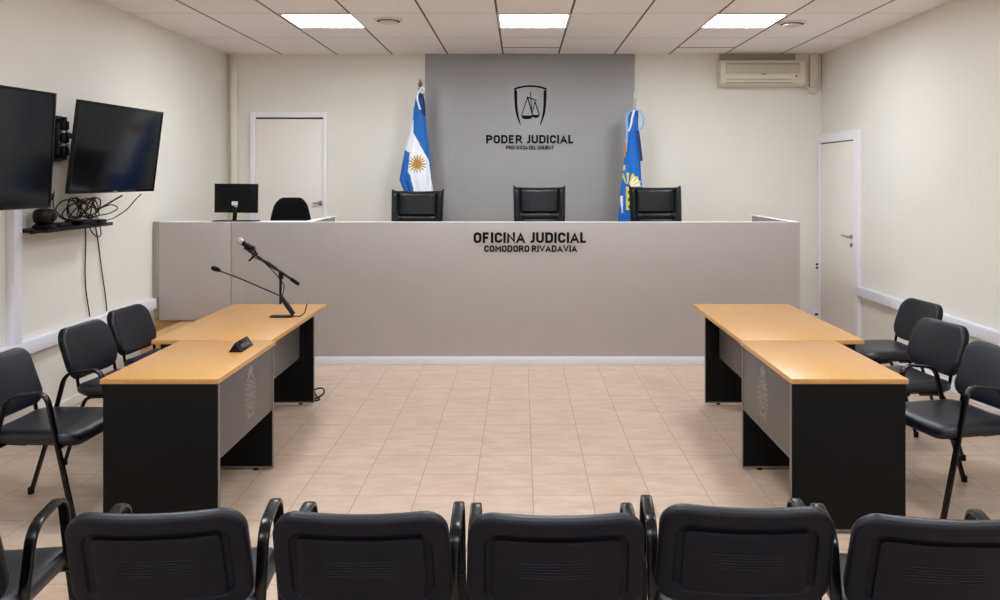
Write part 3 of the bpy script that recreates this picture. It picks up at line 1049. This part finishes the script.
def ch_col(x, y, back):
    dx, dy = x-627.2, y-187.0
    rr = math.hypot(dx, dy)
    an = math.degrees(math.atan2(-dy, dx))
    if 3 < rr < 14.2 and 0 < an < 125:
        return 1 if int((an+4)/11) % 2 == 0 else (2 if rr < 13 and an < 60 else 0)
    if 622.6 < x < 625 and 165 < y < 170: return 1
    if 625.5 < x < 631 and 187 < y < 210:
        return 3 if (int((y-187)/3.6) % 2 == 1 and x > 627.3) else 1
    if 619.6+.1*(y-196) < x < 622.5 and 196 < y < 213: return 2
    return 0
r, k = flag('provincial_flag', 'sky-blue flag with yellow sun rays on a pole right of the grey panel', 8.80, 634.5, 90,
            [(111, 628, 638.5), (122, 628, 638), (150, 625, 639.8), (180, 622, 641.5), (200, 620, 643.5), (225, 618, 646)],
            ch_col, [M['sky'], M['yellow'], M['flag_white'], M['navy']], .14, .50, 'rod')
ribbon(r, [(633, 111, -.06), (629, 112, -.08), (626, 118, -.08), (626.5, 130, -.07), (626, 142, -.06), (625, 152, -.05)], k, 634.5, M['pale_blue'], 'ribbon', .012)
ribbon(r, [(634, 110.5, -.06), (639, 112, -.08), (642.3, 119, -.08), (641.5, 127, -.07), (637.5, 131, -.09)], k, 634.5, M['pale_blue'], 'ribbon', .012)
ribbon(r, [(633, 111, -.09), (631, 118, -.10), (629.5, 126, -.10), (627.5, 132, -.09)], k, 634.5, M['flag_white'], 'ribbon', .012)
ribbon(r, [(624.5, 143, -.07), (624.2, 148, -.075), (624, 153, -.075), (623.8, 157, -.07)], k, 634.5, M['gold'], 'tassel', .013)
ribbon(r, [(637, 131, -.07), (638.5, 142, -.07), (639.5, 150, -.07), (640.8, 161, -.06)], k, 634.5, M['navy'], 'ribbon', .014)

# ------------------------------------------------------------------ television screens on swing arms
def tv(label, ctr, th, tau, W):
    h = W*.585
    r = empty('television', ctr)
    r.rotation_euler = (tau, 0, th)
    b = .014
    mb = MB()
    for x0, x1, z0, z1 in ((-W/2, W/2, h/2-b, h/2), (-W/2, W/2, -h/2, -h/2+b*1.5), (-W/2, -W/2+b, -h/2+b*1.5, h/2-b), (W/2-b, W/2, -h/2+b*1.5, h/2-b)):
        mb.box(x0, x1, -.006, .022, z0, z1)
    mb.build('bezel', M['gloss'], r, .003)
    box('screen', M['screen'], -W/2+b, W/2-b, -.001, .004, -h/2+b*1.5, h/2-b, r, 0)
    MB().pad(W-.006, h-.006, .02, [(.10, .055), (.075, .05), (.04, .026), (.004, .02), (.006, .006)], lambda u, v, d: (u, d, v)).build('back_cover', M['plastic'], r)
    box('badge', M['chrome'], -.025, .025, -.0075, -.006, -h/2+.006, -h/2+.012, r, 0)
    tag(r, label, 'television')
    return r
tv1 = tv('large black wall television cut by the left frame edge', (-2.836, 4.28, 1.817), 1.459, .056, 1.16)
tv2 = tv('black wall television tilted down, left of the desktop monitor', (-2.923, 5.972, 1.861), 1.491, .127, 1.08)

def mount(label, Y, z, tip):
    r = empty('television_mount', (LX, Y, z))
    tip = Vector(tip)-r.location
    box('wall_plate', M['plastic'], 0, .03, -.06, .06, -.16, .16, r, .004)
    mb = MB()
    for zz in (-.09, .0, .09):
        mb.lathe([(.028, zz-.03), (.030, zz-.02), (.030, zz+.02), (.028, zz+.03)], (.075, .0, 0), n=16)
    mb.sweep([(.075, 0, -.15), (.075, 0, .15)], .016, n=12)
    mb.box(.02, .075, -.012, .012, -.14, -.11); mb.box(.02, .075, -.012, .012, .11, .14)
    hg = mb.build('hinge', M['plastic'], r)
    for zz in (-.045, .045):
        MB().lathe([(.027, zz-.008), (.0305, zz-.005), (.0305, zz+.005), (.027, zz+.008)], (.075, 0, 0), n=16).build('collar', M['chrome'], hg)
    elbow = Vector((.10, (tip.y)*.5, 0))
    MB().sweep([(.075, 0, .02), elbow+Vector((0, 0, .02)), tip+Vector((-.02, 0, 0))], .016, .028, n=10).build('swing_arm', M['plastic'], r)
    MB().box(tip.x-.030, tip.x-.014, tip.y-.11, tip.y+.11, tip.z-.11, tip.z+.11).build('screen_bracket', M['plastic'], r, .003)
    tag(r, label, 'wall mount')
mount('black hinged wall mount between the two televisions', 5.74, 1.93, (-3.06, 5.90, 1.86))
mount('black hinged wall mount hidden behind the nearer television', 4.35, 1.83, (-2.965, 4.29, 1.82))

# wall socket and plug between the screens
def socket(label, loc, face, n=2, s=1.0):
    """face: rotation about z; plate in local XZ facing -Y"""
    r = empty('wall_socket', loc, face)
    box('socket_plate', M['white'], -.04*s, .04*s, -.009, 0, -.055*s, .055*s, r, .003)
    for i in range(n):
        z = (i-(n-1)/2)*.045*s
        box('socket_insert', M['plastic'], -.024*s, .024*s, -.0105, -.009, z-.014*s, z+.014*s, r, .001)
    tag(r, label, 'socket')
socket('small wall socket under the hinged mount between the televisions', (LX, 5.66, 1.63), PI/2)
socket('wall switch plate with dark inserts low in the far right corner', (3.305, BY, .668), 0, 2, .85)
socket('lower wall socket near the floor in the far right corner', (3.295, BY, .13), 0, 1, .85)

# ------------------------------------------------------------------ shelf with devices and cables
def shelf():
    r = empty('wall_shelf', (LX, 5.72, 1.324))
    MB().box(0, .21, -.42, .43, -.026, 0).build('shelf_board', M['gloss'], r, .004)
    for y in (-.25, .25):
        MB().prism([(0, -.018), (.16, -.018), (.16, -.022), (.012, -.045), (0, -.045)], y-.008, y+.008, lambda u, v, d: (u, d, v)).build('shelf_bracket', M['plastic'], r)
    tag(r, 'dark glossy wall shelf below the televisions', 'shelf')
shelf()
def conf_camera():
    r = empty('conference_camera', (-3.165, 5.44, 1.324))
    MB().lathe([(.07, 0), (.072, .008), (.06, .022), (.045, .026)], n=28).build('camera_base', M['plastic'], r)
    MB().lathe([(.044, .024), (.062, .04), (.068, .07), (.066, .10), (.05, .122), (.02, .13)], n=28).build('camera_head', M['plastic'], r)
    MB().lathe([(.030, -.010), (.026, .012), (.018, .014)], (.062, 0, .072), n=20, axis='x').build('lens', M['gloss'], r)
    tag(r, 'black dome-shaped camera on the shelf under the nearer television', 'camera')
conf_camera()
def flatbox(name, label, loc, dx, dy, dz, cat):
    r = empty(name, loc)
    box('device_case', M['plastic'], -dx/2, dx/2, -dy/2, dy/2, 0, dz, r, .004)
    box('front_strip', M['gloss'], dx/2, dx/2+.002, -dy*.45, dy*.45, dz*.25, dz*.75, r, 0)
    tag(r, label, cat)
flatbox('media_box', 'flat black media box on the shelf under the cable tangle', (-3.15, 5.87, 1.324), .13, .20, .03, 'electronic box')
flatbox('network_switch', 'thin black electronic box between the dome camera and the cable heap', (-3.18, 5.62, 1.324), .12, .15, .022, 'electronic box')
flatbox('power_adapter', 'small black power adapter at the right end of the wall shelf', (-3.11, 6.05, 1.324), .06, .09, .024, 'adapter')

def cable(name, label, pts, rad=.004, grp=None, m=None, n=8):
    P = spline(pts, n)
    base = P[0].copy()
    mb = MB().sweep([p-base for p in P], rad, n=8)
    o = mb.build(name, m or M['cable'], None, sharp=80, loc=base)
    tag(o, label, 'cable', grp)
    return o
# tangle: one bundled loop of cable lying on the shelf
rng = random.Random(3)
pts = []
for i in range(58):
    a = i*1.02
    rr = .085+.035*math.sin(i*1.7)
    yy = 5.86+.13*math.sin(i*.31)+rr*1.3*math.cos(a)
    pts.append((-3.14+.045*math.sin(i*.9), yy, 1.437+.068*math.sin(a)+.012*math.sin(i*2.3)))
pts = [(-3.15, 5.80, 1.362)]+pts+[(-3.12, 6.02, 1.43), (-3.10, 6.20, 1.45), (-3.09, 6.28, 1.42), (-3.10, 6.16, 1.385), (-3.12, 6.02, 1.375), (-3.13, 5.93, 1.362)]
cable('cable_tangle', 'tangled bundle of black cable heaped on the wall shelf', pts, .0045)
cable('power_cable', 'black cable sagging from the tilted television to the shelf end', [(-2.93, 6.33, 1.53), (-2.98, 6.33, 1.48), (-3.03, 6.30, 1.41), (-3.07, 6.20, 1.355), (-3.09, 6.105, 1.335)], .004)
cable('power_cable', 'black cable dropping beside the nearer edge of the tilted television to the shelf', [(-3.20, 5.62, 1.56), (-3.195, 5.60, 1.50), (-3.19, 5.61, 1.42), (-3.17, 5.66, 1.375), (-3.15, 5.745, 1.352)], .004)
cable('power_cable', 'black cable from the middle of the tilted television to the heap', [(-2.93, 6.03, 1.525), (-2.98, 6.0, 1.49), (-3.02, 5.96, 1.455), (-3.065, 5.92, 1.42)], .006)
def hang(lbl, a, b, mid, k):
    pts = [(LX+.012+.02*(1 if i == 0 else 0), a[0]+(b[0]-a[0])*t+mid*math.sin(PI*t)+.01*math.sin(7*t+k), a[1]+(b[1]-a[1])*t) for i, t in enumerate([j/9 for j in range(10)])]
    cable('hanging_cable', lbl, pts, .0045, 'cables hanging below the shelf')
hang('left one of two thin cables hanging down the wall below the shelf', (6.135, 1.35), (6.19, .605), -.03, 0)
hang('right one of two thin cables hanging down the wall below the shelf', (6.24, 1.36), (6.44, .605), .03, 1)
cable('hanging_cable', 'short loop of cable drooping just below the wall shelf', [(-3.235, 6.13, 1.30), (-3.225, 6.17, 1.24), (-3.22, 6.24, 1.205), (-3.222, 6.29, 1.22), (-3.225, 6.28, 1.29), (-3.225, 6.25, 1.35)], .004)
cable('plug_cable', 'thick black plug and cable stub below the wall socket', [(-3.25, 5.53, 1.49), (-3.235, 5.55, 1.52), (-3.23, 5.60, 1.545), (-3.235, 5.66, 1.53), (-3.24, 5.65, 1.505)], .013)
cable('floor_cable', 'black cable coiled on the floor behind the far left desk leg', [(-1.66, 6.12, .006), (-1.58, 6.10, .006), (-1.52, 6.13, .01), (-1.49, 6.20, .03), (-1.52, 6.27, .045), (-1.58, 6.28, .03), (-1.55, 6.20, .008), (-1.50, 6.10, .006), (-1.54, 6.05, .006), (-1.60, 6.07, .018), (-1.68, 6.10, .006)], .006)

# ------------------------------------------------------------------ microphones
def boom_mic():
    Y = 6.40
    k = Y/820
    base = at(280.5, 304, Y)
    r = empty('microphone_stand', (base.x, Y, 0))
    def p(x, y, d=0):
        q_ = at(x, y, Y); return Vector((q_.x-base.x, d, q_.z))
    MB().lathe([(.11, 0), (.115, .008), (.10, .02), (.03, .026), (.02, .05)], n=32).build('stand_base', M['tube'], r)
    piv = p(281, 275)
    MB().lathe([(.013, .03), (.013, .45), (.017, .46), (.017, .52), (.010, .53), (.010, piv.z-.02)], n=14).build('stand_pole', M['tube'], r)
    MB().sweep([p(281, 279), p(281, 272)], .019, n=14).build('clutch', M['plastic'], r)
    b = MB(); b.sweep([p(244, 247.5), p(297, 283)], .010, n=12)
    b.sweep([p(266, 262), p(276, 269)], .014, n=12)
    b.build('boom_arm', M['tube'], r, sharp=60)
    MB().sweep([p(291, 279), p(299, 284.5)], .014, n=14).build('counterweight', M['rubber'], r)
    MB().sweep(spline([p(253, 250), p(257, 254), p(254, 256), p(249, 261)]), .008, n=8).build('clip_handle', M['plastic'], r)
    mc = MB().sweep([p(244, 243.5), p(254, 249)], [.018, .022], n=16).build('microphone_clip', M['plastic'], r)
    MB().sweep(spline([p(253, 247), p(256, 251), p(252, 256), p(262, 261), p(270, 268), p(280, 279), p(285, 285, -.03), p(284, 293, -.03), p(281, 300, -.02)]), .004, n=8).build('microphone_cable', M['cable'], r)
    tag(r, 'tall black boom microphone stand behind the far left desk', 'microphone stand')
    # the microphone held in the clip
    g = empty('handheld_microphone', (base.x, Y, 0))
    h = MB(); h.sweep([p(254.5, 249.3, -.001), p(245, 244, -.001), p(243, 242.8, -.001)], [.014, .020, .022], n=16)
    h.build('microphone_body', M['plastic'], g)
    c0 = p(239.8, 241); ax = (p(236.5, 239.3)-p(243, 242.8)).normalized()
    seq = [(-.026, .018), (-.016, .026), (0, .030), (.014, .027), (.023, .018), (.028, .006)]
    MB().sweep([c0+ax*a for a, b_ in seq], [b_ for a, b_ in seq], n=18).build('grille', M['grille'], g)
    g.location = (base.x, Y, 0)
    tag(g, 'handheld microphone with silver grille clipped to the boom stand', 'microphone')
boom_mic()

def gooseneck():
    Y = 5.49
    b = at(282, 317, Y)
    r = empty('gooseneck_microphone', (b.x, Y, .723))
    def p(x, y, d=0):
        q_ = at(x, y, Y); return Vector((q_.x-b.x, d, q_.z-.723))
    MB().pad(.165, .075, .03, [(.01, 0), (.0, .002), (0, .006), (.006, .010), (.02, .011)], lambda u, v, d: (u, v, d)).build('microphone_base', M['plastic'], r)
    a0 = p(293.5, 314.5); a1 = p(281.5, 297)
    MB().sweep([a0, a0*.5+a1*.5, a1], [.015, .017, .012], n=14).build('stem', M['plastic'], r)
    MB().sweep(spline([a1, p(277, 294.5), p(262, 288), p(240, 278.5), p(224, 272.5), p(219, 270.5)]), .0045, n=10).build('gooseneck', M['cable'], r)
    hs = [p(220.5, 271.2), p(218.5, 270), p(215, 268.8), p(212.3, 267.8), p(211.3, 267.4)]
    MB().sweep(hs, [.007, .014, .0165, .014, .006], n=14).build('foam_tip', M['rubber'], r)
    MB().sweep(spline([p(294, 316), p(300, 316, -.01), p(305, 312.5, -.02), p(306.8, 307, -.02), p(308, 303, -.02)]), .0035, n=8).build('cable', M['cable'], r)
    tag(r, 'low gooseneck microphone with flat base on the far left desk', 'microphone')
gooseneck()

def nameplate():
    zt = .7232
    r = empty('name_plate', (-1.527, 4.475, zt))
    L, W_, h = .098, .036, .052
    MB().prism([(-W_, 0), (W_, 0), (0, h)], -L, L, lambda u, v, d: (u, d, v)).build('plate_body', M['gloss'], r, .002)
    sl = math.hypot(W_, h)
    nx, nz = h/sl, W_/sl
    def put(u, v, d):
        t = v/sl
        return (W_-W_*t+nx*(d+.0006), u, h*t+nz*(d+.0006))
    lettering('FISCAL', .12, .022, lambda u, v, d: put(u+.005, v+.017, d), r, M['text_white'], sw=.16, t=.0006)
    tag(r, 'black triangular name plate with pale lettering on the near left desk', 'name plate')
nameplate()

# ------------------------------------------------------------------ air conditioner
def aircon():
    x0, x1 = (720.5-521)*8.98/820, (805-521)*8.98/820
    zb, zt = 1.66+(177-86)*9.0/820, 1.66+(177-60)*9.0/820
    cx = (x0+x1)/2
    r = empty('air_conditioner', (cx, BY, zb))
    W, H_ = (x1-x0)/2, zt-zb
    prof = [(0, 0), (-.12, 0), (-.175, .03), (-.185, .10), (-.185, H_-.05), (-.165, H_-.01), (-.14, H_), (0, H_)]
    MB().prism(prof, -W, W, lambda u, v, d: (d, u, v)).build('casing', M['ac'], r, .006)
    g = box('intake_grille', M['ac_grey'], -W+.055, W-.06, -.188, -.184, H_*.47, H_-.035, r, .004)
    mb = MB()
    for i in range(9):
        z = H_*.49+i*(H_*.5-.05)/9
        mb.box(-W+.06, W-.065, -.191, -.188, z, z+.005)
    mb.build('grille_slats', M['ac'], g)
    box('front_panel', M['ac'], -W+.04, W-.045, -.194, -.184, .075, H_*.46, r, .006)
    mb = MB(); mb.box(-W+.06, W-.16, -.180, -.150, .028, .034); mb.box(-W+.06, W-.16, -.187, -.16, .062, .068)
    mb.build('louver', M['ac_grey'], r)
    box('outlet_slot', M['ac_dark'], -W+.06, W-.12, -.176, -.14, .034, .040, r, 0)
    box('display_window', M['ac_dark'], W-.115, W-.09, -.1955, -.193, .095, .11, r, .001)
    box('badge', M['ac_dark'], -.02, .03, -.1955, -.193, H_*.42, H_*.45, r, .001)
    tag(r, 'cream wall air conditioner under the ceiling at the back right', 'air conditioner')
    # pipe cover beside the unit
    c = empty('pipe_cover', (3.27, BY, 2.66))
    x = (810-521)*9.1/820-3.27
    MB().box(x, .03, -.055, 0, 0, CEIL_Z-2.66).build('cover_box', M['ac'], c, .006)
    MB().sweep([(.05, -.03, .0), (.05, -.03, CEIL_Z-2.66)], .014, n=12).build('pipe', M['ac'], c)
    MB().sweep(spline([(.02, -.03, .0), (.03, -.035, -.03), (.0, -.04, -.075), (-.05, -.04, -.07), (-.085, -.045, -.03), (-.095, -.05, .01)]), .010, n=10).build('drain_hose', M['ac'], c)
    MB().lathe([(.02, -.068), (.02, -.055)], (.0, 0, .035), n=16, axis='y').build('junction_cap', M['ac'], c)
    tag(c, 'cream pipe cover with a looped hose right of the air conditioner', 'pipe cover')
    struct(box('trim_8', M['ac_grey'], x0+.03, x1-.06, BY-.03, BY, zt+.012, CEIL_Z, bevel=.003))  # grey box in place of the shade on the wall above the unit
aircon()
